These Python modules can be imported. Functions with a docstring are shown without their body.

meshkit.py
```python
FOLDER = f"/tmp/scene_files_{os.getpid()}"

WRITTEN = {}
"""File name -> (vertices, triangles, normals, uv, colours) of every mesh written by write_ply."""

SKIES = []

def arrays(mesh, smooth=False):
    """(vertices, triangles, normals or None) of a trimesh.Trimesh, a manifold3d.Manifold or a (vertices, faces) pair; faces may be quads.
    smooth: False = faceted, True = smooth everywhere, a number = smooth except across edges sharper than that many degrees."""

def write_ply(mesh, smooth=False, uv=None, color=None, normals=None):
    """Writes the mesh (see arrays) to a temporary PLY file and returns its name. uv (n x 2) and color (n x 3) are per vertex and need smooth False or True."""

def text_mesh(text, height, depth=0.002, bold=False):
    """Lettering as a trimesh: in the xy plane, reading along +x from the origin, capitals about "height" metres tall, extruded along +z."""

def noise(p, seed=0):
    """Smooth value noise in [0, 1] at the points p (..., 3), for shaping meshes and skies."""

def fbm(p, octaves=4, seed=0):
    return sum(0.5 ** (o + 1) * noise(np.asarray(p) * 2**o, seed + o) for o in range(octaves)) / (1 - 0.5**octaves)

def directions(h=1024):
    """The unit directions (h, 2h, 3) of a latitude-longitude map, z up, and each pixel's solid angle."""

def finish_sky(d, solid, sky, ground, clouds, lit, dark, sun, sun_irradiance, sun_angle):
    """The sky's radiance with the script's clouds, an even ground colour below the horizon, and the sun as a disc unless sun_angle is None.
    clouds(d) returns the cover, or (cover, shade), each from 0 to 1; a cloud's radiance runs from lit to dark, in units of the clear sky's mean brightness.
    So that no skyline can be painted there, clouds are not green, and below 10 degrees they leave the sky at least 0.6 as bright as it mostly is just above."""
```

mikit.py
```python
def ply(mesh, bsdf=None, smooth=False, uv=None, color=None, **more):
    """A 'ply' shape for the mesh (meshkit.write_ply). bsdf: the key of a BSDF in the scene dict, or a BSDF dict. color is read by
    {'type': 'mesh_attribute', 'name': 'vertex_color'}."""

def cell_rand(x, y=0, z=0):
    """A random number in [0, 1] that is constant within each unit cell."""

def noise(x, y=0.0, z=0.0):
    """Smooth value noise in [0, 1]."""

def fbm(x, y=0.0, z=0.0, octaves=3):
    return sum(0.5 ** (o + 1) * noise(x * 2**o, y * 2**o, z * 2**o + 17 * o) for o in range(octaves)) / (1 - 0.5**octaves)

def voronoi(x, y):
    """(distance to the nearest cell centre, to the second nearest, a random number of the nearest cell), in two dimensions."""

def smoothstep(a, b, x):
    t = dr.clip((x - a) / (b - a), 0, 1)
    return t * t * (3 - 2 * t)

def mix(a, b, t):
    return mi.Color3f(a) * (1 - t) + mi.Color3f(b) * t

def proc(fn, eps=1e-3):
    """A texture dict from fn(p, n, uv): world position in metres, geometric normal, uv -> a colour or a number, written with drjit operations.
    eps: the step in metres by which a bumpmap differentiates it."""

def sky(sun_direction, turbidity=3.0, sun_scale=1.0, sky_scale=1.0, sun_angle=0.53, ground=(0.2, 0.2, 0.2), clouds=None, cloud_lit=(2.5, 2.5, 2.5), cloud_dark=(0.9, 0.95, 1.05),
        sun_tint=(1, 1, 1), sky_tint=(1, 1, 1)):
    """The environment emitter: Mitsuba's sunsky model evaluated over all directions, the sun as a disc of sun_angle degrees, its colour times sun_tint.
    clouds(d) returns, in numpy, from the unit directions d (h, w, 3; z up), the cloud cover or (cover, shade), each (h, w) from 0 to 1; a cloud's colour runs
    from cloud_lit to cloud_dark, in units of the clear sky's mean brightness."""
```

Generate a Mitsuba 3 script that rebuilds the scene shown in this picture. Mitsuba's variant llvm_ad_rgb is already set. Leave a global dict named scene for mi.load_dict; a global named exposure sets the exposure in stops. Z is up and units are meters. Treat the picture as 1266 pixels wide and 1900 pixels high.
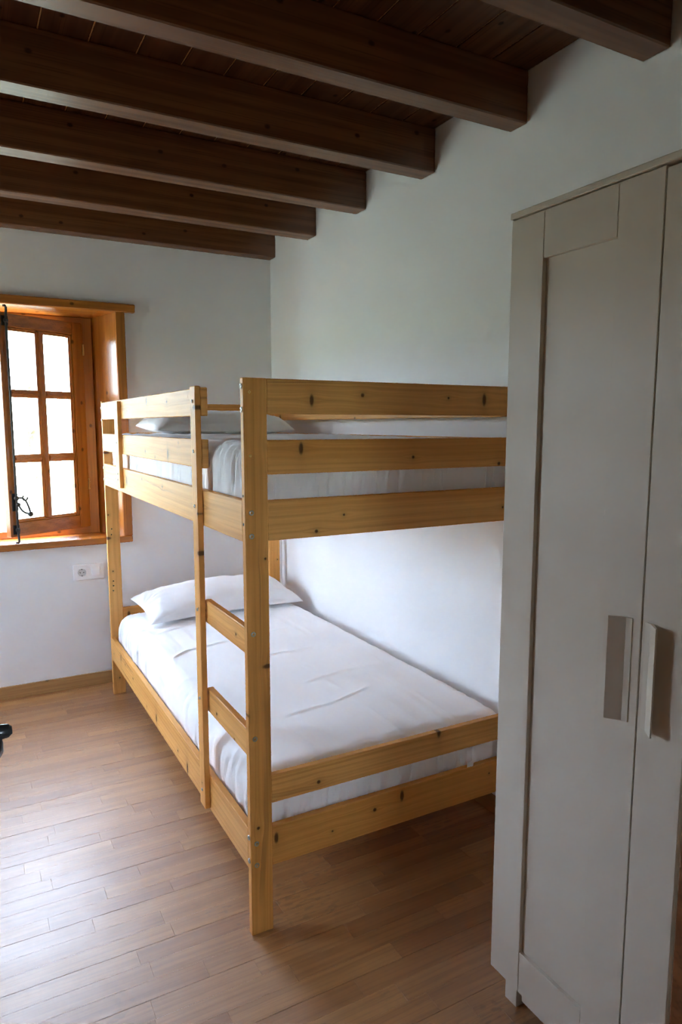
import math, random
import numpy as np, trimesh, mitsuba as mi, drjit as dr
import mikit, meshkit
from mikit import proc, noise, fbm, smoothstep, mix, cell_rand

T = mi.ScalarTransform4f
random.seed(7)
RNG = np.random.default_rng(7)
scene, labels = {'type': 'scene'}, {}

# ------------------------------------------------------------------ camera, sky, exposure
CAM = np.array([-1.6806, -3.9475, 1.4474])
YAW, PITCH, FOCAL = 0.50118, 0.12484, 1281.47
fwd = np.array([math.sin(YAW) * math.cos(PITCH), math.cos(YAW) * math.cos(PITCH), -math.sin(PITCH)])
scene['camera'] = {'type': 'perspective', 'fov': math.degrees(2 * math.atan(633 / FOCAL)), 'fov_axis': 'x', 'near_clip': 0.02, 'far_clip': 500.0,
                   'to_world': T().look_at(origin=CAM.tolist(), target=(CAM + fwd).tolist(), up=[0, 0, 1])}
SUN = (0.25, -0.75, 0.85)


def clouds(d):
    c = meshkit.fbm(d * [2.2, 2.2, 4.0] + 3.1, 4, seed=3)
    return np.clip((c - 0.30) * 4.0, 0, 0.9), np.clip((c - 0.55) * 2.0, 0, 0.5)


scene['sky'] = mikit.sky(SUN, turbidity=4.0, sun_scale=0.12, ground=(0.25, 0.32, 0.12), clouds=clouds, cloud_lit=(2.1, 2.5, 3.1), cloud_dark=(1.25, 1.5, 1.95))
exposure = 7.05

# ------------------------------------------------------------------ helpers


def lin(r, g, b):
    return [((c / 255 + 0.055) / 1.055) ** 2.4 if c > 10 else c / 255 / 12.92 for c in (r, g, b)]


def mat(key, **d):
    scene[key] = d
    return key


def principled(key, color, rough, **more):
    c = color if isinstance(color, dict) else {'type': 'rgb', 'value': list(color)}
    return mat(key, type='principled', base_color=c, roughness=rough, **more)


def numbered(base):
    if base not in scene and base not in labels:
        return base
    k = 1
    while f'{base}_{k:03d}' in scene or f'{base}_{k:03d}' in labels:
        k += 1
    return f'{base}_{k:03d}'


def obj(name, mesh, m, parent=None, label=None, smooth=False, uv=None, **more):
    key = numbered(f'{parent}__{name}' if parent else name)
    scene[key] = mikit.ply(mesh, m, smooth=smooth, uv=uv, **more)
    if label:
        labels[key] = {'label': label}
    return key


def thing(name, label, cat, group=None):
    key = numbered(name)
    labels[key] = {'label': label, 'category': cat}
    if group:
        labels[key]['group'] = group
    return key


def tag(key, label, cat, group=None, kind=None):
    labels[key] = {'label': label, 'category': cat}
    if group:
        labels[key]['group'] = group
    if kind:
        labels[key]['kind'] = kind
    return key


def struct(key, label=None):
    labels[key] = {'kind': 'structure'}
    if label:
        labels[key]['label'] = label
    return key


def cbox(x0, x1, y0, y1, z0, z1, c=0.002):
    """A box with chamfered edges."""
    lo, hi = np.array([x0, y0, z0], float), np.array([x1, y1, z1], float)
    lo, hi = np.minimum(lo, hi), np.maximum(lo, hi)
    c = min(c, 0.4 * float((hi - lo).min()))
    pts = []
    for s in np.ndindex(2, 2, 2):
        corner = np.where(np.array(s) == 1, hi, lo)
        inn = np.where(np.array(s) == 1, -c, c)
        for k in range(3):
            q = corner + inn
            q[k] = corner[k]
            pts.append(q)
    return trimesh.Trimesh(np.array(pts), [], process=False).convex_hull


def box(x0, x1, y0, y1, z0, z1):
    return trimesh.creation.box(bounds=[[min(x0, x1), min(y0, y1), min(z0, z1)], [max(x0, x1), max(y0, y1), max(z0, z1)]])


def cat(*ms):
    return trimesh.util.concatenate(list(ms))


def tube(points, r, sides=10, cap=True):
    p = np.array(points, float)
    r = np.broadcast_to(np.asarray(r, float), (len(p),))
    tang = np.gradient(p, axis=0)
    tang /= np.linalg.norm(tang, axis=1, keepdims=True)
    ref = np.array([0.31, 0.87, 0.38])
    if abs(tang[0] @ ref) / np.linalg.norm(ref) > 0.95:
        ref = np.array([0.9, -0.2, 0.3])
    n = np.cross(tang[0], ref)
    n /= np.linalg.norm(n)
    rings = []
    for i in range(len(p)):
        n = n - tang[i] * (n @ tang[i])
        n /= np.linalg.norm(n)
        b = np.cross(tang[i], n)
        a = np.arange(sides) * 2 * np.pi / sides
        rings.append(p[i] + r[i] * (np.cos(a)[:, None] * n + np.sin(a)[:, None] * b))
    v = np.vstack(rings + [p[:1], p[-1:]])
    f = []
    for i in range(len(p) - 1):
        for j in range(sides):
            a, b_ = i * sides + j, i * sides + (j + 1) % sides
            f += [[a, b_, b_ + sides], [a, b_ + sides, a + sides]]
    if cap:
        s, e = len(v) - 2, len(v) - 1
        last = (len(p) - 1) * sides
        for j in range(sides):
            f += [[s, (j + 1) % sides, j], [e, last + j, last + (j + 1) % sides]]
    return trimesh.Trimesh(v, f, process=False)


def lathe(profile, axis, origin, sections=16):
    """profile: (radius, height) list along the axis direction from origin."""
    m = trimesh.creation.revolve(np.array(profile, float), sections=sections)
    z = np.array(axis, float) / np.linalg.norm(axis)
    m.apply_transform(trimesh.geometry.align_vectors([0, 0, 1], z))
    m.apply_translation(origin)
    return m


# ------------------------------------------------------------------ materials
def plaster_bump(p, n, uv):
    return fbm(p.x * 38, p.y * 38, p.z * 38, octaves=3) + 0.5 * noise(p.x * 9, p.y * 9, p.z * 9)


def plaster_col(p, n, uv):
    k = fbm(p.x * 3 + 5, p.y * 3, p.z * 3, octaves=3)
    return mix((0.745, 0.745, 0.745), (0.80, 0.80, 0.80), k)


mat('plaster', type='bumpmap', arbitrary=proc(plaster_bump, eps=0.004), scale=0.0035,
    bsdf={'type': 'principled', 'base_color': proc(plaster_col), 'roughness': 0.75, 'specular': 0.3})
principled('panelled_wood', (0.30, 0.225, 0.16), 0.5)


def pine(axis):
    def fn(p, n, uv):
        al = (p.x, p.y, p.z)[axis]
        o = uv.x * 61.0
        w = uv.y
        # slow tone change, growth rings drawn along the board, fine fibre
        i0 = dr.floor(al / 0.15 + o)
        kn = mi.Float(0)
        halo = mi.Float(0)
        bend = mi.Float(0)
        for k in (-1, 0, 1):
            i = i0 + k
            r1, r2, r3, r4 = (cell_rand(i, q, 7) for q in (11, 23, 37, 51))
            ca = (i + 0.15 + 0.7 * r1 - o) * 0.15
            cw = (r2 - 0.5) * 0.085
            size = 0.5 + 1.05 * r3 * r3
            on = dr.select(r4 < 0.72, 1.0, 0.0)
            da, dw = al - ca, w - cw
            long_ = dr.select(r3 > 0.7, 2.6, 1.0)
            d = dr.sqrt(dr.square(da / 0.0062) + dr.square(dw / (0.0062 * long_))) / size
            kn = dr.maximum(kn, on * (1 - smoothstep(0.55, 1.25, d)))
            halo = dr.maximum(halo, on * dr.exp(-d * 0.55))
            bend += on * dr.exp(-dr.square(da / 0.035) - dr.square(dw / 0.03)) * dr.select(dw > 0, 0.006, -0.006)
        ww = w - bend + 0.012 * (noise(al * 1.3 + o, o, 2.0) - 0.5)
        wv = fbm(al * 1.1 + o, ww * 11, o, octaves=2)
        wave = dr.sin(ww * 260 * (0.7 + 0.6 * cell_rand(o, 8)) + 13 * wv)
        ring = smoothstep(-0.2, 1.0, wave) * (0.35 + 0.65 * noise(al * 0.9 + o, ww * 16, o + 9))
        fine = fbm(ww * 240 + 4 * wv, al * 2.2 + o, o, octaves=3)
        fib = noise(ww * 1500, al * 22, o + 3)
        heart = smoothstep(0.40, 0.72, fbm(ww * 12 + o, al * 0.7 + o, 4.0, octaves=2))
        streak = smoothstep(0.70, 0.80, noise(ww * 70 + 5 * wv + o, al * 1.6, o + 5)) * smoothstep(0.55, 0.7, noise(al * 2.2 + o, o, 1.5))
        c = mix((0.77, 0.400, 0.115), (0.66, 0.290, 0.062), heart * 0.8)
        c = mix(c, c * mi.Color3f(0.80, 0.70, 0.55), ring * 0.5)
        c = mix(c, c * mi.Color3f(0.86, 0.78, 0.66), smoothstep(0.35, 0.75, fine) * 0.6)
        c = c * (0.95 + 0.09 * fib) * (0.92 + 0.16 * cell_rand(o, 3, 5))
        c = mix(c, (0.36, 0.135, 0.035), streak * 0.55)
        c = mix(c, (0.38, 0.16, 0.045), halo * 0.7)
        return mix(c, (0.085, 0.030, 0.010), kn * 0.92)
    return fn


for nm, ax in (('pine_x', 0), ('pine_y', 1), ('pine_z', 2)):
    principled(nm, proc(pine(ax)), 0.50, specular=0.32)


def dark_wood(axis, c0, c1, c2):
    def fn(p, n, uv):
        al = (p.x, p.y, p.z)[axis]
        a, b = [(p.y, p.z), (p.x, p.z), (p.x, p.y)][axis]
        o = uv.x * 61.0
        g = fbm(al * 1.6 + o, a * 42, b * 42 + o, octaves=3)
        l = noise(al * 5, a * 260 + o, b * 260)
        i = dr.floor(al / 0.33 + o)
        ca = (i + 0.2 + 0.6 * cell_rand(i, 5) - o) * 0.33
        d = dr.sqrt(dr.square((al - ca) / 0.011) + dr.square((uv.y - (cell_rand(i, 9) - 0.5) * 0.11) / 0.008))
        kn = (1 - smoothstep(0.5, 1.3, d)) * dr.select(cell_rand(i, 13) < 0.6, 1.0, 0.0)
        c = mix(c0, c1, smoothstep(0.3, 0.7, g))
        c = mix(c, c2, smoothstep(0.55, 0.9, l) * 0.45)
        return mix(c, mi.Color3f(c2) * 0.35, kn * 0.8)
    return fn


principled('beam_wood', proc(dark_wood(0, (0.165, 0.060, 0.018), (0.115, 0.038, 0.011), (0.06, 0.018, 0.005))), 0.38, specular=0.5, clearcoat=0.75, clearcoat_gloss=0.86)
principled('ceiling_wood', proc(dark_wood(1, (0.11, 0.038, 0.012), (0.075, 0.024, 0.007), (0.045, 0.014, 0.005))), 0.45, specular=0.45)
principled('groove_lit_tone', lin(205, 160, 100), 0.6)  # paler tone in the seams stands in for light caught on plank edges
principled('honey_x', proc(dark_wood(0, (0.42, 0.150, 0.024), (0.33, 0.108, 0.017), (0.19, 0.057, 0.009))), 0.22, specular=0.5, clearcoat=0.6, clearcoat_gloss=0.85)
principled('honey_z', proc(dark_wood(2, (0.42, 0.150, 0.024), (0.33, 0.108, 0.017), (0.19, 0.057, 0.009))), 0.22, specular=0.5, clearcoat=0.6, clearcoat_gloss=0.85)
principled('oak_trim', proc(dark_wood(0, (0.42, 0.235, 0.085), (0.36, 0.19, 0.065), (0.24, 0.12, 0.04))), 0.4)
principled('oak_trim_y', proc(dark_wood(1, (0.42, 0.235, 0.085), (0.36, 0.19, 0.065), (0.24, 0.12, 0.04))), 0.4)


def oak(p, n, uv):
    o = uv.x * 71.0
    w = p.y + 0.006 * (noise(p.x * 3 + o, o) - 0.5)
    g = fbm(p.x * 2.4 + o, w * 70 + o, 1.0, octaves=3)
    cath = dr.sin(w * 420 + 10 * fbm(p.x * 1.6 + o, w * 20, o, octaves=2))
    pores = noise(p.x * 26, w * 900, o)
    tone = cell_rand(o, 2, 9)
    c = mix((0.47, 0.225, 0.060), (0.36, 0.148, 0.032), tone)
    c = mix(c, c * mi.Color3f(0.80, 0.72, 0.62), smoothstep(0.35, 0.7, g) * 0.7)
    c = mix(c, c * mi.Color3f(0.84, 0.78, 0.70), smoothstep(0.2, 1.0, cath) * 0.4)
    c = c * (0.90 + 0.14 * pores)
    wear = smoothstep(0.60, 0.74, fbm(p.x * 5 + 3, p.y * 5, 7.0, octaves=3)) * smoothstep(0.62, 0.8, noise(p.x * 60, p.y * 160, 2.0))
    return mix(c, (0.13, 0.075, 0.04), wear * 0.28)


def oak_rough(p, n, uv):
    return 0.36 + 0.10 * fbm(p.x * 6, p.y * 9, 3.0, octaves=2)


principled('oak_bare', proc(oak), proc(oak_rough), specular=0.75, clearcoat=1.0, clearcoat_gloss=0.55)
mat('oak_haze', type='roughconductor', material='none', alpha=0.28, distribution='ggx')
mat('oak_floor', type='blendbsdf', weight=0.125, a={'type': 'ref', 'id': 'oak_bare'}, b={'type': 'ref', 'id': 'oak_haze'})
principled('floor_gap', (0.05, 0.028, 0.014), 0.8)


def weave(p, n, uv):
    return mix((0.80, 0.805, 0.82), (0.86, 0.865, 0.875), fbm(p.x * 6, p.y * 6, p.z * 6, octaves=2))


principled('sheet', proc(weave), 0.85, specular=0.2, sheen=0.3)
principled('laminate', (0.57, 0.52, 0.44), 0.45, specular=0.4)
principled('laminate_handle', (0.58, 0.54, 0.46), 0.4, specular=0.5)
principled('white_plastic', (0.86, 0.86, 0.87), 0.3, specular=0.5)
principled('grey_plastic', (0.55, 0.56, 0.57), 0.4)
principled('hole_dark', (0.02, 0.018, 0.016), 0.7)
principled('zinc', (0.50, 0.48, 0.45), 0.32, metallic=1.0)
principled('zinc_dark', (0.16, 0.15, 0.14), 0.5, metallic=0.6)
principled('brass', (0.80, 0.62, 0.30), 0.3, metallic=1.0)
principled('black_iron', (0.030, 0.034, 0.036), 0.28, specular=0.6, metallic=0.3)
principled('trunk_white', (0.82, 0.82, 0.82), 0.4)
mat('glass', type='thindielectric', int_ior=1.5)
principled('grass_far', (0.24, 0.265, 0.20), 0.9, specular=0.1)
principled('bark', (0.16, 0.12, 0.08), 0.9)
mat('leaf', type='twosided', bsdf={'type': 'diffuse', 'reflectance': {'type': 'rgb', 'value': [0.42, 0.48, 0.30]}})


PLANK_ID = [0]


def wood(name, x0, x1, y0, y1, z0, z1, parent, m='pine', across=None, label=None, c=0.002, axis=None):
    """A board: its grain runs along its longest side, uv carries a board number and the place across the board."""
    lo = np.minimum([x0, y0, z0], [x1, y1, z1])
    hi = np.maximum([x0, y0, z0], [x1, y1, z1])
    size = hi - lo
    ax = int(np.argmax(size)) if axis is None else axis
    rest = [k for k in range(3) if k != ax]
    ac = across if across is not None else max(rest, key=lambda k: size[k])
    mesh = cbox(*np.stack([lo, hi], 1).ravel(), c=c)
    PLANK_ID[0] += 1
    r = (PLANK_ID[0] * 0.61803) % 1
    v = np.array(mesh.vertices)
    uv = np.stack([np.full(len(v), r), v[:, ac] - (lo[ac] + hi[ac]) / 2], 1)
    key = {'pine': ('pine_x', 'pine_y', 'pine_z')[ax], 'honey': ('honey_x', 'honey_x', 'honey_z')[ax]}.get(m, m)
    return obj(name, mesh, key, parent, label, uv=uv)


# ------------------------------------------------------------------ the room shell
ZC, ZB = 2.5836, 2.4213
XL, YF = -3.05, -3.53            # left wall, front wall (room side)
HALL = -5.2
TOP = 2.80
WX0, WX1, WZ0, WZ1 = -2.158, -0.912, 0.80, 2.05   # opening of the window at the room side
# back wall with the window opening (splayed), outer reveal behind the frame
def prism(rect_front, y0, rect_back, y1):
    (a0, a1, c0, c1), (b0, b1, d0, d1) = rect_front, rect_back
    pts = [(x, y0, z) for x in (a0, a1) for z in (c0, c1)] + [(x, y1, z) for x in (b0, b1) for z in (d0, d1)]
    return trimesh.Trimesh(pts, [], process=False).convex_hull


wall = box(XL - 0.3, 0.3, 0, 0.42, -0.1, TOP)
hole = prism((WX0 - 0.02, WX1 + 0.02, WZ0, WZ1 + 0.02), -0.01, (-2.06 - 0.02, -1.01 + 0.02, 0.80, 2.055), 0.22)
hole2 = prism((-2.09, -0.98, 0.80, 2.06), 0.21, (-2.25, -0.82, 0.72, 2.12), 0.43)
wall = trimesh.boolean.difference([wall, hole, hole2], engine='manifold')
struct(obj('wall_back', wall, 'plaster'), 'white plastered wall with the window')
struct(obj('wall_right', box(0, 0.3, HALL - 0.2, 0.42, -0.1, TOP), 'plaster'), 'white plastered wall along the bunk bed')
W2 = (-1.15, -0.12, 0.85, 1.92)   # unseen window added for fill light in the left wall: y0, y1, z0, z1
wl = trimesh.boolean.difference([box(XL - 0.3, XL, HALL - 0.2, 0, -0.1, TOP), box(XL - 0.4, XL + 0.1, *W2)], engine='manifold')
struct(obj('wall_left', wl, 'panelled_wood'))
DX0, DX1, DZ = -1.765, -1.032, 2.03
fw = trimesh.boolean.difference([box(XL, 0, YF - 0.10, YF, -0.1, TOP), box(DX0 - 0.03, DX1 + 0.03, YF - 0.2, YF + 0.1, -0.2, DZ + 0.03)], engine='manifold')
struct(obj('wall_front', fw, 'panelled_wood'))
hw = trimesh.boolean.difference([box(XL, 0, HALL - 0.2, HALL, -0.1, TOP), box(-1.75, -1.45, HALL - 0.3, HALL + 0.1, 1.1, 1.9)], engine='manifold')  # unseen window opening added behind the camera to let fill light in
struct(obj('wall_hall', hw, 'plaster'))

# ------------------------------------------------------------------ floor: strip parquet, boards of three strips, each stave a piece
struct('floor', 'oak strip parquet floor')
obj('base', box(XL, 0, HALL, 0, -0.1, -0.014), 'floor_gap', 'floor')
PITCH_B = 0.19
rest, rest_uv, stave_n = [], [], 0
rr = random.Random(3)
row = 0
y = -0.045 + PITCH_B
while y > HALL:
    for s in range(3):
        g1 = 0.0001 if s else 0.0005
        ya = y - s * PITCH_B / 3 - g1
        yb_ = y - (s + 1) * PITCH_B / 3 + (0.0001 if s < 2 else 0.0005)
        ya = min(ya, -0.002)
        if ya - yb_ < 0.01:
            continue
        yb_ = max(yb_, HALL + 0.001)
        if ya < yb_ + 0.005:
            continue
        x = 0.0 + rr.uniform(0.0, 0.35)
        while x > XL:
            L = rr.choice((0.28, 0.36, 0.42, 0.48, 0.55))
            xa, xb = max(x - L, XL) + 0.0002, min(x, -0.001) - 0.0002
            x -= L
            if xb - xa < 0.02:
                continue
            dz = rr.uniform(-0.00025, 0.0)
            m = cbox(xa, xb, yb_, ya, -0.014, dz, c=0.0002)
            uvv = np.tile([rr.random(), 0.0], (len(m.vertices), 1))
            visible = xb > -1.72 and ya < 0 and yb_ > -2.95 and ya > -3.0
            if visible and stave_n < 300:
                obj('stave', m, 'oak_floor', 'floor', uv=uvv)
                stave_n += 1
            else:
                rest.append(m)
                rest_uv.append(uvv)
    y -= PITCH_B
k = obj('hidden_staves', cat(*rest), 'oak_floor', 'floor', uv=np.vstack(rest_uv))
labels[k] = {'kind': 'stuff'}

# ------------------------------------------------------------------ ceiling: planks across, beams along
struct('ceiling', 'dark brown planked ceiling on beams')
obj('backing', box(XL, 0, HALL, 0, ZC + 0.0045, TOP), 'groove_lit_tone', 'ceiling')
x = -0.012
PW = 0.1405
edges = [0.0] + [-0.0005 - 0.1505 - PW * k + 0.0 for k in range(0, 21)]
for a, b in zip(edges[:-1], edges[1:]):
    b = max(b, XL)
    if a - b < 0.02:
        continue
    wood('plank', b + 0.0024, a - 0.0024, YF, -0.0, ZC, ZC + 0.0048, 'ceiling', 'ceiling_wood', across=0, c=0.0012, axis=1)
obj('hall_boarding', box(XL, 0, HALL, YF - 0.1, ZC, ZC + 0.0048), 'ceiling_wood', 'ceiling', uv=np.zeros((8, 2)))
for yb0, yf0 in ((-2.6666, -2.5801), (-2.1446, -2.0656), (-1.6428, -1.5530), (-1.1202, -1.0300), (-0.6113, -0.5150), (-0.0808, 0.0)):
    wood('beam', XL, 0.0, yb0, yf0, ZB, ZC, 'ceiling', 'beam_wood', across=2, c=0.004)

# roof over the house, so that daylight comes in by the windows only
struct(obj('ceiling_roof', cat(box(XL - 0.6, 0.6, HALL - 0.5, 0.75, TOP, TOP + 0.15)), 'bark'))

# ------------------------------------------------------------------ baseboards
struct(wood('baseboard_back', XL, -0.012, -0.013, 0, 0.0, 0.070, None, 'oak_trim', across=2), 'oak baseboard under the window')
struct(wood('baseboard_right', -0.012, 0, -3.5, 0, 0.0, 0.070, None, 'oak_trim_y', across=2), 'oak baseboard behind the bunk bed')

# ------------------------------------------------------------------ the window
struct('window_1', 'honey coloured casement window with an open sash')
W = 'window_1'
wood('head_board', -2.262, -0.810, -0.034, 0.0, 2.052, 2.096, W, 'honey', across=2, c=0.004)
for a, b in ((-0.912, -0.864), (-2.206, -2.158)):
    wood('casing', a, b, -0.022, 0.0, 0.835, 2.052, W, 'honey', across=0)
wood('sill', -2.24, -0.868, -0.042, 0.20, 0.800, 0.835, W, 'honey', across=1, c=0.004)


def slab(name, pts, axis, ac, m):
    mesh = trimesh.Trimesh(pts, [], process=False).convex_hull
    v = np.array(mesh.vertices)
    PLANK_ID[0] += 1
    uv = np.stack([np.full(len(v), (PLANK_ID[0] * 0.61803) % 1), v[:, ac] - v[:, ac].mean()], 1)
    return obj(name, mesh, m, W, uv=uv)


for s in (1, -1):   # splayed linings, right and left of the middle x = -1.535
    xa, xb = -1.535 + s * 0.623, -1.535 + s * 0.525
    slab('reveal_board', [(xa, -0.004, z) for z in (0.835, 2.052)] + [(xa + s * 0.018, -0.004, z) for z in (0.835, 2.052)]
         + [(xb, 0.20, z) for z in (0.835, 2.05)] + [(xb + s * 0.018, 0.20, z) for z in (0.835, 2.05)], 2, 1, 'honey_z')
slab('reveal_board', [(-2.158, -0.004, 2.052), (-0.912, -0.004, 2.052), (-2.158, -0.004, 2.068), (-0.912, -0.004, 2.068),
                      (-2.06, 0.20, 2.036), (-1.01, 0.20, 2.036), (-2.06, 0.20, 2.052), (-1.01, 0.20, 2.052)], 0, 1, 'honey_x')
# fixed frame
for a, b in ((-1.060, -1.008), (-2.062, -2.010)):
    wood('jamb', a, b, 0.172, 0.235, 0.835, 2.036, W, 'honey', across=0)
wood('frame_head', -2.010, -1.060, 0.172, 0.235, 1.990, 2.036, W, 'honey', across=2)
wood('frame_bottom', -2.010, -1.060, 0.172, 0.235, 0.8352, 0.872, W, 'honey', across=2)


def rot_to(mesh, hinge, ang, mirror=False):
    """Local sash space: x from the hinge to the free edge, y towards outdoors, z up."""
    m = mesh.copy()
    v = np.array(m.vertices)
    d = np.array([-math.cos(ang), -math.sin(ang)])      # hinge -> free edge (right sash)
    nrm = np.array([-d[1], d[0]]) * -1                  # towards outdoors
    if nrm[1] < 0:
        nrm = -nrm
    out = np.empty_like(v)
    xy = v[:, :1] * d + v[:, 1:2] * nrm
    if mirror:
        xy[:, 0] *= -1
    out[:, 0], out[:, 1], out[:, 2] = hinge[0] + xy[:, 0], hinge[1] + xy[:, 1], v[:, 2]
    f = np.array(m.faces)
    t = trimesh.Trimesh(out, f, process=False)
    if t.volume < 0:
        t = trimesh.Trimesh(out, f[:, ::-1], process=False)
    return t


def sash_part(name, m, mkey, S, place, across=None, axis=2, label=None, smooth=False):
    v = np.array(m.vertices)
    PLANK_ID[0] += 1
    uv = np.stack([np.full(len(v), (PLANK_ID[0] * 0.61803) % 1), v[:, across] - v[:, across].mean()], 1) if across is not None else None
    return obj(name, place(m), mkey, S, label, uv=uv, smooth=smooth)


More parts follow.
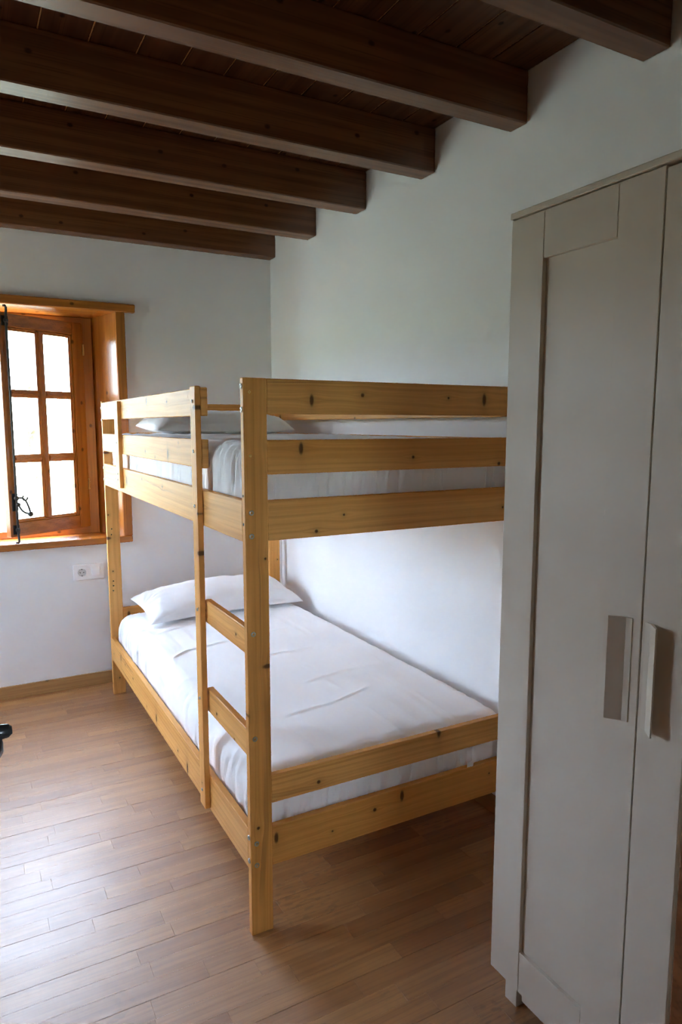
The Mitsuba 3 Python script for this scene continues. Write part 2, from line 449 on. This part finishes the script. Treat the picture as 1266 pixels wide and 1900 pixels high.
SW, SZ0, SZ1, ST = 0.483, 0.874, 2.004, 0.042
def sash(hinge, ang, mirror, hardware):
    S = f'{W}__sash' if f'{W}__sash__stile' not in scene else f'{W}__sash_001'
    place = lambda m: rot_to(m, hinge, ang, mirror)
    b = lambda *a, c=0.003: cbox(*a, c=c)
    bars_z = ((1.255, 1.296), (1.590, 1.628))
    g = dict(h0=0.083, h1=0.230, m0=0.280, m1=0.428)     # glass edges from the hinge
    e = 0.016                                            # moulding beside the glass
    sash_part('stile', b(0, g['h0'] - e, 0, ST, SZ0, SZ1), 'honey_z', S, place, 0)
    sash_part('stile', b(g['m1'] + e, SW, 0, ST, SZ0, SZ1), 'honey_z', S, place, 0)
    sash_part('rail', b(g['h0'] - e, g['m1'] + e, 0.0006, ST, SZ0, 0.962 - e), 'honey_x', S, place, 2)
    sash_part('rail', b(g['h0'] - e, g['m1'] + e, 0.0006, ST, 1.922 + e, SZ1), 'honey_x', S, place, 2)
    # mouldings round the two columns: stepped, set back
    for x0, x1 in ((g['h0'], g['h1']), (g['m0'], g['m1'])):
        pass
    sash_part('moulding', b(g['h0'] - e, g['h0'] - 0.006, 0.007, ST, 0.962 - e, 1.922 + e), 'honey_z', S, place, 0)
    sash_part('moulding', b(g['h0'] - 0.006, g['h0'], 0.014, ST, 0.962, 1.922), 'honey_z', S, place, 0)
    sash_part('moulding', b(g['m1'] + 0.006, g['m1'] + e, 0.007, ST, 0.962 - e, 1.922 + e), 'honey_z', S, place, 0)
    sash_part('moulding', b(g['m1'], g['m1'] + 0.006, 0.014, ST, 0.962, 1.922), 'honey_z', S, place, 0)
    for z0, z1, d0 in ((0.962 - e, 0.962 - 0.006, 0.007), (0.962 - 0.006, 0.962, 0.014), (1.922 + 0.006, 1.922 + e, 0.007), (1.922, 1.928, 0.014)):
        sash_part('moulding', b(g['h0'] - 0.006, g['m1'] + 0.006, d0, ST, z0, z1), 'honey_x', S, place, 2)
    sash_part('glazing_bar', cat(b(g['h1'] + 0.012, g['m0'] - 0.012, 0.0, ST, 0.955, 1.93), b(g['h1'] + 0.006, g['m0'] - 0.006, 0.007, ST, 0.955, 1.93), b(g['h1'], g['m0'], 0.014, ST - 0.004, 0.955, 1.93)), 'honey_z', S, place, 0)
    for z0, z1 in bars_z:
        for x0, x1 in ((g['h0'], g['h1']), (g['m0'], g['m1'])):
            sash_part('glazing_bar', cat(b(x0 - .002, x1 + .002, 0.004, ST, z0 + 0.013, z1 - 0.013), b(x0 - .002, x1 + .002, 0.009, ST, z0 + 0.006, z1 - 0.006), b(x0 - .002, x1 + .002, 0.014, ST - 0.004, z0, z1)), 'honey_x', S, place, 2)
    for x0, x1 in ((g['h0'], g['h1']), (g['m0'], g['m1'])):
        for z0, z1 in ((0.962, 1.255), (1.296, 1.590), (1.628, 1.922)):
            v = np.array([(x0 - 0.003, 0.026, z0 - 0.003), (x1 + 0.003, 0.026, z0 - 0.003), (x1 + 0.003, 0.026, z1 + 0.003), (x0 - 0.003, 0.026, z1 + 0.003)])
            m = trimesh.Trimesh(v, [[0, 1, 2], [0, 2, 3]], process=False)
            obj('pane', place(m), 'glass', S)
    if not hardware:
        return
    rx = SW - 0.030
    rod = [(rx + 0.016, -0.022, SZ1 + 0.030), (rx + 0.006, -0.022, SZ1 + 0.031), (rx + 0.001, -0.021, SZ1 + 0.026), (rx, -0.020, SZ1 + 0.012), (rx, -0.014, 1.98), (rx, -0.014, 1.5), (rx, -0.014, 0.90),
           (rx, -0.018, SZ0 - 0.008), (rx + 0.001, -0.020, SZ0 - 0.022), (rx + 0.006, -0.021, SZ0 - 0.028), (rx + 0.018, -0.022, SZ0 - 0.027)]
    L = sash_part('locking_rod', tube(rod, 0.0058, 10), 'black_iron', S, place, label='black iron locking rod with hooked ends', smooth=40)
    for z in (1.965, 0.912):
        sash_part('rod_guide', cat(b(rx - 0.018, rx + 0.018, -0.003, 0.0, z - 0.024, z + 0.024, c=0.002), b(rx - 0.010, rx + 0.010, -0.023, -0.002, z - 0.010, z + 0.010, c=0.004)), 'black_iron', S, place, label='black iron rod guide')
    zh = 1.055
    parts = [b(rx - 0.016, rx + 0.016, -0.003, 0.0, zh - 0.045, zh + 0.045, c=0.003),
             trimesh.creation.icosphere(2, 0.013).apply_translation((rx, -0.016, zh + 0.022)),
             trimesh.creation.icosphere(2, 0.011).apply_translation((rx - 0.006, -0.020, zh - 0.012))]
    turn = np.linspace(0, 1, 14)
    c1 = [(rx - 0.004 - 0.056 * t - 0.006 * math.sin(3.1 * t), -0.022 - 0.018 * t, zh + 0.022 - 0.085 * t + 0.030 * math.sin(3.14 * t)) for t in turn]
    c2 = [(rx - 0.006 - 0.050 * t + 0.006 * math.sin(3.1 * t), -0.022 - 0.018 * t, zh - 0.014 - 0.049 * t - 0.010 * math.sin(3.14 * t)) for t in turn]
    curl = [(rx - 0.036 - 0.013 * math.cos(2.2 + 4.2 * t), -0.034, zh + 0.022 + 0.013 * math.sin(2.2 + 4.2 * t)) for t in turn]
    parts += [tube(c1, 0.0042, 8), tube(c2, 0.0042, 8), tube(curl, 0.0040, 8), trimesh.creation.icosphere(2, 0.0130).apply_translation((rx - 0.058, -0.040, zh - 0.064))]
    sash_part('handle', cat(*parts), 'black_iron', S, place, label='black iron scrolled window handle', smooth=50)
    # hinge pins in pale brass
    for z in (1.86, 1.12):
        sash_part('hinge', tube([(0.005, -0.006, z - 0.030), (0.005, -0.006, z), (0.005, -0.006, z + 0.030)], 0.005, 8), 'brass', S, place, label='small brass hinge', smooth=40)


sash((-1.056, 0.166), math.radians(28.0), False, True)
sash((-2.014, 0.166), math.radians(34.0), True, False)

struct('added_window_2', 'unseen casement window added in the left wall for fill light')
y0, y1, z0, z1 = W2
fx0, fx1 = XL - 0.16, XL - 0.10
for a, b in ((y0, y0 + 0.05), (y1 - 0.05, y1), ((y0 + y1) / 2 - 0.04, (y0 + y1) / 2 + 0.04)):
    wood('stile', fx0, fx1, a, b, z0, z1, 'added_window_2', 'honey', across=1, axis=2)
for a, b in ((z0, z0 + 0.06), (z1 - 0.05, z1), (1.23, 1.26), (1.61, 1.64)):
    wood('rail', fx0 + 0.004, fx1 - 0.004, y0 + 0.05, y1 - 0.05, a, b, 'added_window_2', 'honey', across=2, axis=0)
obj('pane', trimesh.Trimesh([(XL - 0.13, y0, z0), (XL - 0.13, y1, z0), (XL - 0.13, y1, z1), (XL - 0.13, y0, z1)], [[0, 1, 2], [0, 2, 3]], process=False), 'glass', 'added_window_2')
wood('sill', XL - 0.09, XL + 0.03, y0 - 0.04, y1 + 0.04, z0 - 0.032, z0 + 0.001, 'added_window_2', 'honey', across=0, axis=1)

# ------------------------------------------------------------------ door (open, beside the camera) and its frame
struct('door_1', 'open wooden door with a black lever handle')
for a, b in ((DX0 - 0.03, DX0), (DX1, DX1 + 0.03)):
    wood('jamb', a, b, YF - 0.115, YF + 0.012, 0.0, DZ, 'door_1', 'beam_wood', across=1, axis=2)
wood('frame_head', DX0 - 0.03, DX1 + 0.03, YF - 0.115, YF + 0.012, DZ, DZ + 0.03, 'door_1', 'beam_wood', across=1)
wood('leaf', -1.750, -1.712, YF + 0.006, YF + 0.716, 0.008, DZ - 0.005, 'door_1', 'honey', across=1, axis=2)
hx, hy, hz = -1.712, -2.895, 1.014
plate = cbox(hx, hx + 0.004, hy - 0.022, hy + 0.022, hz - 0.14, hz + 0.06, c=0.0015)
neck = tube([(hx, hy, hz), (hx + 0.03, hy, hz), (hx + 0.056, hy, hz + 0.001), (hx + 0.066, hy, hz + 0.001), (hx + 0.071, hy, hz + 0.001)], [0.0095, 0.0095, 0.0108, 0.0095, 0.005], 16)
lever = tube([(hx + 0.046, hy - 0.002, hz), (hx + 0.050, hy - 0.010, hz - 0.012), (hx + 0.050, hy - 0.020, hz - 0.018), (hx + 0.042, hy - 0.045, hz - 0.020), (hx + 0.036, hy - 0.085, hz - 0.018), (hx + 0.032, hy - 0.125, hz - 0.014)], [0.009, 0.0085, 0.008, 0.0075, 0.007, 0.006], 14)
obj('handle', cat(plate, neck, lever), 'black_iron', 'door_1', 'black iron lever handle', smooth=40)

# ------------------------------------------------------------------ the bunk bed
BX0, BX1, BYF, BYB = -1.0353, -0.0489, -2.2434, -0.2067     # frame: outer left, outer right, front face of front posts, front face of back posts
PWD, PT, BH, RT = 0.0656, 0.0225, 1.570, 0.021
bed = thing('bunk_bed', 'pine bunk bed with ladder and white bedding standing along the right wall', 'bunk bed')


def bolt(at, axis, r=0.0075, brass=False):
    prof = [(0, -0.0005), (r * 0.42, -0.0005), (r * 0.48, 0.0036), (r * 0.85, 0.0030), (r, 0.0012), (r, -0.001), (0, -0.001)]
    m = lathe(prof[::-1], axis, at, 14)
    obj('bolt', m, 'brass' if brass else 'zinc', bed, smooth=30)


for x0, x1 in ((BX0, BX0 + PWD), (BX1 - PWD, BX1)):
    wood('post', x0, x1, BYF, BYF + PT, 0.0, BH, bed, across=0)
    wood('post', x0, x1, BYB, BYB + PT, 0.0, BH, bed, across=0)
XI0, XI1 = BX0 + PWD, BX1 - PWD          # between posts
# end boards at the foot (towards the camera) and at the head
for z0, z1 in ((1.477, 1.5695), (1.317, 1.4085), (1.138, 1.2475), (0.386, 0.469), (0.197, 0.316)):
    wood('foot_rail', XI0, XI1, BYF + 0.0006, BYF + 0.0006 + RT, z0, z1, bed, across=2)
for z0, z1 in ((1.515, 1.5635), (1.340, 1.4085), (1.138, 1.2475), (0.400, 0.474), (0.197, 0.316)):
    wood('head_rail', XI0, XI1, BYB + 0.001, BYB + RT, z0, z1, bed, across=2)
YA, YB2 = BYF + PT, BYB                   # between front and back posts
for z0, z1 in ((1.138, 1.2495), (0.197, 0.318)):
    wood('side_rail', BX0, BX0 + RT, YA, YB2, z0, z1, bed, across=2)
    wood('side_rail', BX1 - RT, BX1, YA, YB2, z0, z1, bed, across=2)
# guard rails: entry side from the ladder to the head, wall side over the full length
LY0, LY1 = -1.882, -1.829                 # ladder upright
for z0, z1 in ((1.476, 1.562), (1.316, 1.4045)):
    wood('guard_rail', BX0, BX0 + RT, LY0 - 0.002, YB2, z0, z1, bed, across=2)
    wood('guard_rail', BX1 - RT, BX1, YA, YB2, z0, z1, bed, across=2)
wood('ladder_upright', BX0 - 0.018, BX0, LY0, LY1, 0.205, 1.566, bed, across=1)
wood('rail_support', BX0 - 0.017, BX0, -0.690, -0.612, 1.160, 1.556, bed, across=1)
for z0, z1 in ((0.828, 0.902), (0.534, 0.612)):
    wood('rung', BX0 + 0.002, BX0 + 0.022, LY0 + 0.010, YA, z0, z1, bed, across=2)
# slats under both mattresses, on bearers
for zz in (1.158, 0.217):
    for x0, x1 in ((BX0 + RT, BX0 + RT + 0.02), (BX1 - RT - 0.02, BX1 - RT)):
        wood('bearer', x0, x1, YA + 0.01, YB2 - 0.01, zz - 0.02, zz, bed, across=2)
    for i in range(13):
        yy = YA + 0.08 + i * 0.150
        wood('bed_slat', BX0 + RT + 0.002, BX1 - RT - 0.002, yy, yy + 0.07, zz, zz + 0.016, bed, across=1)
# bolts: on the front faces of the foot posts, on the outer edges, on the ladder
for z in (1.217, 1.154, 0.886, 0.588, 0.2785, 0.2135):
    bolt((BX0 + 0.0175, BYF, z), (0, -1, 0))
for z in (1.217, 1.154, 0.2785, 0.2135):
    bolt((BX1 - 0.0175, BYF, z), (0, -1, 0))
for z in (1.548, 1.488, 0.296, 0.226):
    bolt((BX0, BYF + 0.0112, z), (-1, 0, 0))
for z in (1.535, 1.475, 1.228, 1.168):
    bolt((BX0, BYB + 0.0112, z), (-1, 0, 0))
for z in (1.537, 1.372):
    bolt((BX0 + 0.017, BYF, z - 0.004), (0, -1, 0), r=0.004, brass=True)
for z in (1.520, 1.368, 1.198, 0.868, 0.575, 0.262):
    bolt((BX0 - 0.018, (LY0 + LY1) / 2, z), (-1, 0, 0), r=0.0055)
for z in (1.368, 1.225, 1.198):
    bolt((BX0 - 0.017, -0.650, z), (-1, 0, 0), r=0.0045)
# drilled holes on the posts' faces
for (x, z) in ((BX0 + 0.024, 0.905), (BX0 + 0.022, 0.895 - 0.02), (BX0 + 0.022, 0.625), (BX0 + 0.022, 0.60), (BX0 + 0.021, 0.572), (BX1 - 0.012, 0.80), (BX1 - 0.012, 0.775)):
    obj('drill_hole', lathe([(0, -0.002), (0.0036, -0.002), (0.0036, 0.0004), (0, 0.0004)], (0, -1, 0), (x, BYB, z), 10), 'hole_dark', bed)
for z in (1.262, 1.186):
    obj('drill_hole', lathe([(0, -0.002), (0.004, -0.002), (0.004, 0.0004), (0, 0.0004)], (-1, 0, 0), (BX0, BYF + 0.012, z), 10), 'hole_dark', bed)


# ------------------------------------------------------------------ bedding
def rounded_box(lo, hi, r, step):
    lo, hi = np.array(lo, float), np.array(hi, float)
    n = np.maximum(2, np.ceil((hi - lo) / step).astype(int))
    V, F = [], []
    base = 0
    for ax in range(3):
        a, b = [k for k in range(3) if k != ax]
        for side in (0, 1):
            g1, g2 = np.linspace(0, 1, n[a] + 1), np.linspace(0, 1, n[b] + 1)
            A, B = np.meshgrid(g1, g2, indexing='ij')
            P = np.zeros(A.shape + (3,))
            P[..., a], P[..., b], P[..., ax] = lo[a] + A * (hi[a] - lo[a]), lo[b] + B * (hi[b] - lo[b]), (lo, hi)[side][ax]
            idx = base + np.arange(A.size).reshape(A.shape)
            q = np.stack([idx[:-1, :-1], idx[1:, :-1], idx[1:, 1:], idx[:-1, 1:]], -1).reshape(-1, 4)
            if (side == 1) != (ax == 1):
                pass
            else:
                q = q[:, ::-1]
            F.append(np.vstack([q[:, [0, 1, 2]], q[:, [0, 2, 3]]]))
            V.append(P.reshape(-1, 3))
            base += A.size
    v = np.vstack(V)
    core = np.clip(v, lo + r, hi - r)
    d = v - core
    L = np.linalg.norm(d, axis=1, keepdims=True)
    v = np.where(L > 1e-9, core + d / np.maximum(L, 1e-9) * r, v)
    m = trimesh.Trimesh(v, np.vstack(F), process=False)
    m.merge_vertices(digits_vertex=6)
    return m


def crease(P, pts, width, height):
    """Raises a soft ridge along a polyline on the top (x, y)."""
    p = np.array(pts, float)
    best = np.full(len(P), 9.0)
    fade = np.zeros(len(P))
    for i in range(len(p) - 1):
        a, b = p[i], p[i + 1]
        ab = b - a
        t = np.clip(((P[:, :2] - a) @ ab) / (ab @ ab), 0, 1)
        d = np.linalg.norm(P[:, :2] - (a + t[:, None] * ab), axis=1)
        s = (i + t) / (len(p) - 1)
        near = d < best
        best = np.where(near, d, best)
        fade = np.where(near, np.minimum(1, 6 * np.minimum(s, 1 - s)), fade)
    return height * fade * np.exp(-(best / width) ** 2)


def mattress(name, label, lo, hi, r, creases, gather, seed, sag):
    m = rounded_box(lo, hi, r, 0.0085)
    v = np.array(m.vertices)
    nrm = np.array(m.vertex_normals)
    lo, hi = np.array(lo), np.array(hi)
    side = np.clip(1 - np.abs(nrm[:, 2]) * 1.15, 0, 1)
    top = np.clip(nrm[:, 2], 0, 1)
    # gathers of the fitted sheet: folds that run down the sides, stronger near the corners
    per = np.where(np.abs(nrm[:, 0]) > np.abs(nrm[:, 1]), v[:, 1], v[:, 0] + 7.3)
    warp = per * 42 + 3.0 * meshkit.fbm(np.stack([per * 9, v[:, 2] * 5, v[:, 0] * 0], 1), 2, seed)
    w1 = meshkit.noise(np.stack([warp, v[:, 2] * 3.5, warp * 0], 1), seed + 1)
    w2 = meshkit.noise(np.stack([warp * 2.3, v[:, 2] * 6, warp * 0 + 4], 1), seed + 2)
    corner = np.exp(-np.minimum(np.abs(v[:, 1] - lo[1]), np.abs(v[:, 1] - hi[1])) / 0.25) * 0.9 + 0.35
    edge_top = np.exp(-((v[:, 2] - hi[2]) / 0.10) ** 2)
    ridge = 1 - np.abs(2 * w1 - 1) ** 0.7
    patch = meshkit.noise(np.stack([per * 5.0, v[:, 2] * 0, per * 0], 1), seed + 8)
    disp = (side + 0.35 * edge_top * (top > 0.3)) * (corner * (0.45 + patch)) * gather * ((0.55 - ridge) * 1.6 + (w2 - 0.5) * 0.7)
    # soft unevenness and the creases of the folded sheet on the top
    disp += top * (sag * (meshkit.fbm(v * [2.6, 2.1, 0] + seed, 3, seed) - 0.5))
    inn = np.minimum.reduce([v[:, 0] - lo[0], hi[0] - v[:, 0], v[:, 1] - lo[1], hi[1] - v[:, 1]])
    pull = meshkit.noise(np.stack([per * 30 + 2 * meshkit.noise(v * 6, seed), inn * 4, per * 0], 1), seed + 5) - 0.5
    disp += top * 0.006 * pull * np.exp(-np.maximum(inn - 0.02, 0) / 0.09)
    for pts, wd, ht in creases:
        disp += top * crease(v, pts, wd, 1.7 * ht)
    v = v + nrm * disp[:, None]
    v[:, 2] = np.maximum(v[:, 2], lo[2])
    key = thing(name, label, 'mattress')
    obj('sheet', trimesh.Trimesh(v, m.faces, process=False), 'sheet', key, smooth=True)
    return key


low_cr = [([(-0.93, -0.72), (-0.80, -0.66), (-0.60, -0.64), (-0.46, -0.63)], 0.007, 0.0035),
          ([(-0.97, -1.25), (-0.94, -1.10), (-0.86, -1.02), (-0.70, -0.98), (-0.50, -0.95), (-0.3, -0.93)], 0.008, 0.0042),
          ([(-0.70, -1.30), (-0.50, -1.24), (-0.30, -1.25)], 0.009, 0.003),
          ([(-0.60, -1.62), (-0.36, -1.57), (-0.16, -1.60)], 0.008, 0.003),
          ([(-0.80, -1.86), (-0.55, -1.84), (-0.35, -1.78)], 0.006, 0.003),
          ([(-0.17, -0.42), (-0.175, -1.1), (-0.18, -1.9)], 0.004, 0.0022)]
lower = mattress('mattress', 'white sheeted mattress of the lower bunk, under the ladder rungs', (-1.006, -2.214, 0.236), (-0.052, -0.240, 0.458), 0.075, low_cr, 0.0120, 11, 0.022)
up_cr = [([(-0.9, -1.2), (-0.5, -1.15), (-0.2, -1.2)], 0.008, 0.003)]
upper = mattress('mattress', 'white sheeted mattress of the upper bunk, behind the guard rails', (-1.006, -2.214, 1.176), (-0.076, -0.240, 1.404), 0.070, up_cr, 0.0120, 23, 0.010)
# a corner of the care tag peeps over the lower foot rail
tagm = cbox(-0.265, -0.240, -2.2405, -2.238, 0.306, 0.334, c=0.0008)
obj('care_tag', tagm, 'sheet', lower, 'small white fabric tag')


def pillow(name, label, L, Wd, H, center, rz, tilt, seed, droop=0.0, blunt=3.2, pinch=1.0):
    n, k = 110, 70
    u, w = np.meshgrid(np.linspace(-1, 1, n), np.linspace(-1, 1, k), indexing='ij')
    prof = (np.clip(1 - np.abs(u) ** blunt, 0, 1) ** 0.52) * (np.clip(1 - np.abs(w) ** 2.6, 0, 1) ** 0.5)
    # outline: sides drawn in between pulled-out corners
    ox = 1 - 0.05 * pinch * (1 - np.abs(w) ** 2) + 0.0
    oy = 1 - 0.09 * pinch * (1 - np.abs(u) ** 2)
    X, Y = u * ox * L / 2, w * oy * Wd / 2
    S = np.stack([X, Y, X * 0], -1)
    wr = meshkit.fbm(S * [16, 10, 0] + seed, 3, seed) - 0.5
    rim = np.exp(-((1 - np.abs(u)) / 0.22) ** 2) + 0.7 * np.exp(-((1 - np.abs(w)) / 0.22) ** 2)
    ang = np.arctan2(Y, X - np.sign(X) * L * 0.5)
    rad = meshkit.noise(np.stack([ang * 5.5 + seed, np.hypot(X - np.sign(X) * L * 0.5, Y) * 5, X * 0], -1), seed + 3) - 0.5
    extra = (wr * 0.010 + rad * 0.020 * np.clip(rim, 0, 1)) * np.clip(prof * 2.5, 0, 1)
    topz = H * 0.70 * prof * (1 + 0.16 * (meshkit.fbm(S * [4, 4, 0] + seed * 3, 2, seed) - 0.5)) + extra
    botz = -H * 0.22 * prof
    top = np.stack([X, Y, topz], -1).reshape(-1, 3)
    bot = np.stack([X, Y, botz], -1).reshape(-1, 3)
    idx = np.arange(n * k).reshape(n, k)
    q = np.stack([idx[:-1, :-1], idx[1:, :-1], idx[1:, 1:], idx[:-1, 1:]], -1).reshape(-1, 4)
    f = np.vstack([q[:, [0, 1, 2]], q[:, [0, 2, 3]]])
    m = trimesh.Trimesh(np.vstack([top, bot]), np.vstack([f, f[:, ::-1] + n * k]), process=False)
    m.merge_vertices(digits_vertex=6)
    v = np.array(m.vertices)
    v[:, 2] -= droop * (np.abs(v[:, 0]) / (L / 2)) ** 3
    c, s = math.cos(tilt), math.sin(tilt)
    y, z = v[:, 1] * c - v[:, 2] * s, v[:, 1] * s + v[:, 2] * c
    c, s = math.cos(rz), math.sin(rz)
    v = np.stack([v[:, 0] * c - y * s, v[:, 0] * s + y * c, z], 1) + center
    key = thing(name, label, 'pillow')
    obj('pillowcase', trimesh.Trimesh(v, m.faces, process=False), 'sheet', key, smooth=True)
    return key


plow = pillow('pillow', 'plump white pillow on the lower bunk by the window wall', 0.86, 0.36, 0.140, (-0.500, -0.405, 0.514), math.radians(4), math.radians(9), 5, 0.012)
pup = pillow('pillow', 'white pillow on the upper bunk behind the guard rail', 0.72, 0.42, 0.125, (-0.515, -0.455, 1.434), math.radians(2), math.radians(3), 9, 0.0, blunt=5.0, pinch=0.4)
obj('tie_string', tube([(-0.072, -0.37, 0.518), (-0.052, -0.38, 0.508), (-0.046, -0.39, 0.480), (-0.047, -0.392, 0.456)], 0.0014, 6), 'sheet', plow, 'thin white thread')

# ------------------------------------------------------------------ wardrobe
ward = thing('wardrobe', 'tall white two-door wardrobe with vertical handles against the right wall', 'wardrobe')
VX, VY = -0.5938, -2.7439                 # front plane of the doors, left edge
VY2 = VY - 0.775
DT = 0.018
BZ0, BZ1, VTOP = 0.106, 1.888, 1.905
cz = dict(c=0.0012)
XB = -0.07
obj('side_panel', cbox(VX + DT + 0.003, XB, VY - 0.016, VY, BZ0, 1.890, **cz), 'laminate', ward)
obj('side_panel', cbox(VX + DT + 0.003, XB, VY2, VY2 + 0.016, BZ0, 1.890, **cz), 'laminate', ward)
obj('bottom_panel', cbox(VX + DT + 0.003, XB, VY2 + 0.016, VY - 0.016, BZ0, BZ0 + 0.018, **cz), 'laminate', ward)
obj('back_panel', cbox(XB - 0.004, XB, VY2 + 0.016, VY - 0.016, BZ0 + 0.018, 1.890, c=0.0005), 'laminate', ward)
obj('top_panel', cbox(VX - 0.004, XB, VY2 - 0.004, VY + 0.002, 1.8915, VTOP, c=0.0015), 'laminate', ward)
obj('plinth', cbox(VX + 0.05, VX + 0.066, VY2 + 0.06, VY - 0.06, 0.03, BZ0, **cz), 'laminate', ward)
for yy in (VY - 0.004 - 0.040, VY2 + 0.004):
    for xx in (VX + 0.048, XB - 0.06):
        obj('leg', cbox(xx, xx + 0.040, yy, yy + 0.040, 0.0, BZ0, **cz), 'laminate', ward)


def wardrobe_door(y1, y0, ztop, hinge_left, out=0.0):
    D = f'{ward}__door' if f'{ward}__door__stile' not in scene else f'{ward}__door_001'
    x0, x1 = VX - out, VX + DT - out
    sw = 0.0965
    obj('stile', cbox(x0, x1, y1 - sw, y1, BZ0, ztop, c=0.0012), 'laminate', D)
    obj('stile', cbox(x0, x1, y0, y0 + sw, BZ0, ztop, c=0.0012), 'laminate', D)
    obj('rail', cbox(x0 + 0.0002, x1, y0 + sw + 0.0004, y1 - sw - 0.0004, BZ0, 0.2085, c=0.0012), 'laminate', D)
    obj('rail', cbox(x0 + 0.0002, x1, y0 + sw + 0.0004, y1 - sw - 0.0004, 1.793, ztop, c=0.0012), 'laminate', D)
    obj('panel', cbox(x0 + 0.010, x1 - 0.002, y0 + sw - 0.004, y1 - sw + 0.004, 0.204, 1.797, c=0.0005), 'laminate', D)
    # bent metal pull: a flange on the stile and a slanted blade
    if hinge_left:
        base, tip = y0 + 0.030, y0 + 0.055
    else:
        base, tip = y1 - 0.020, y1 - 0.046
    s = 1 if tip > base else -1
    t = 0.0022
    prof = [(x0, base - s * 0.012), (x0 - t, base - s * 0.012), (x0 - t - 0.002, base), (x0 - 0.024, tip), (x0 - 0.0215, tip + s * 0.0015), (x0, base + s * 0.004)]
    z0, z1 = 0.884, 1.088
    pts = np.array([(a, b, z) for z in (z0, z1) for a, b in prof])
    n = len(prof)
    f = []
    for i in range(n):
        j = (i + 1) % n
        f += [[i, j, j + n], [i, j + n, i + n]]
    for tri in ((0, 1, 2), (0, 2, 5), (2, 3, 5), (3, 4, 5)):
        f += [[tri[0], tri[2], tri[1]], [tri[0] + n, tri[1] + n, tri[2] + n]]
    m = trimesh.Trimesh(pts, f, process=False)
    if m.volume < 0:
        m = trimesh.Trimesh(pts, np.array(f)[:, ::-1], process=False)
    obj('handle', m, 'laminate_handle', D, 'white bent metal handle')


GAP = VY - 0.3805
wardrobe_door(VY, GAP + 0.0012, 1.8892, True)
wardrobe_door(GAP - 0.0012, VY2, 1.8845, False)

# ------------------------------------------------------------------ socket and switch under the window
sock = thing('wall_socket', 'white double wall plate with round socket and light switch under the window', 'socket')
sx0, sx1, sz0, sz1 = -1.187, -1.027, 0.603, 0.692
obj('frame', cbox(sx0, sx1, -0.009, 0.0, sz0, sz1, c=0.003), 'white_plastic', sock)
obj('insert', cbox(-1.166, -1.118, -0.0105, -0.004, 0.623, 0.671, c=0.001), 'white_plastic', sock)
well = lathe([(0.0, 0.0108), (0.0195, 0.0108), (0.0203, 0.0135), (0.0215, 0.0135), (0.0215, 0.006), (0.0, 0.006)][::-1], (0, -1, 0), (-1.142, 0.0, 0.647), 28)
obj('socket_well', well, 'grey_plastic', sock, 'grey round socket well', smooth=30)
for x, z in ((-1.1515, 0.647), (-1.1325, 0.647), (-1.142, 0.6295), (-1.142, 0.6645)):
    obj('contact', lathe([(0, 0.0), (0.0030, 0.0), (0.0030, 0.0118), (0, 0.0118)], (0, -1, 0), (x, 0.0, z), 10), 'hole_dark', sock)
rk = cbox(-1.092, -1.047, -0.0125, -0.004, 0.622, 0.672, c=0.002)
obj('rocker', rk, 'white_plastic', sock, 'white rocker switch')

# white cable duct on the right wall behind the bed
tag(obj('cable_duct', cbox(-0.020, 0.0, -0.131, -0.095, 0.071, 1.54, c=0.003), 'trunk_white'), 'narrow white cable duct on the wall corner behind the bunk bed', 'cable duct')

# ------------------------------------------------------------------ outdoors: meadow rising behind the house, some leafy trees
gy = np.concatenate([np.linspace(-30, 3, 12), np.linspace(3.5, 60, 60)])
gx = np.linspace(-60, 60, 70)
GX, GY = np.meshgrid(gx, gy, indexing='ij')
GZ = -0.55 + 0.10 * np.maximum(GY - 4, 0) + 0.35 * (meshkit.fbm(np.stack([GX * 0.2, GY * 0.2, GX * 0], -1), 3, 2) - 0.5) * np.clip((GY - 1) / 4, 0, 1)
idx = np.arange(GX.size).reshape(GX.shape)
q = np.stack([idx[:-1, :-1], idx[1:, :-1], idx[1:, 1:], idx[:-1, 1:]], -1).reshape(-1, 4)
meadow = trimesh.Trimesh(np.stack([GX, GY, GZ], -1).reshape(-1, 3), np.vstack([q[:, [0, 1, 2]], q[:, [0, 2, 3]]]), process=False)
tag(obj('meadow', meadow, 'grass_far', smooth=True), 'pale sunlit grass slope outside the window', 'grass', kind='stuff')


def tree(x, y, z, h, crown, n, seed, label):
    r = np.random.default_rng(seed)
    key = thing('tree', label, 'tree')
    obj('trunk', tube([(x, y, z), (x + 0.05, y, z + h * 0.4), (x - 0.03, y + 0.05, z + h * 0.8), (x, y, z + h)], [0.09, 0.07, 0.05, 0.02], 8), 'bark', key, smooth=True)
    c = np.array([x, y, z + h * 0.72])
    d = r.normal(size=(n, 3))
    d /= np.linalg.norm(d, axis=1, keepdims=True)
    p = c + d * (r.random((n, 1)) ** 0.45) * np.array([crown, crown, crown * 0.95])
    a, b = r.normal(size=(n, 3)), r.normal(size=(n, 3))
    a /= np.linalg.norm(a, axis=1, keepdims=True)
    b -= a * (a * b).sum(1, keepdims=True)
    b /= np.linalg.norm(b, axis=1, keepdims=True)
    s = r.uniform(0.05, 0.09, (n, 1))
    v = np.stack([p - a * s, p + b * s * 0.45, p + a * s, p - b * s * 0.45], 1).reshape(-1, 3)
    i = np.arange(n)[:, None] * 4
    k = obj('leaves', trimesh.Trimesh(v, np.vstack([i + [0, 1, 2], i + [0, 2, 3]]), process=False), 'leaf', key)
    labels[k] = {'kind': 'stuff'}


tree(-0.75, 7.2, -0.2, 2.3, 0.9, 900, 1, 'small leafy tree outside, seen through the open window')
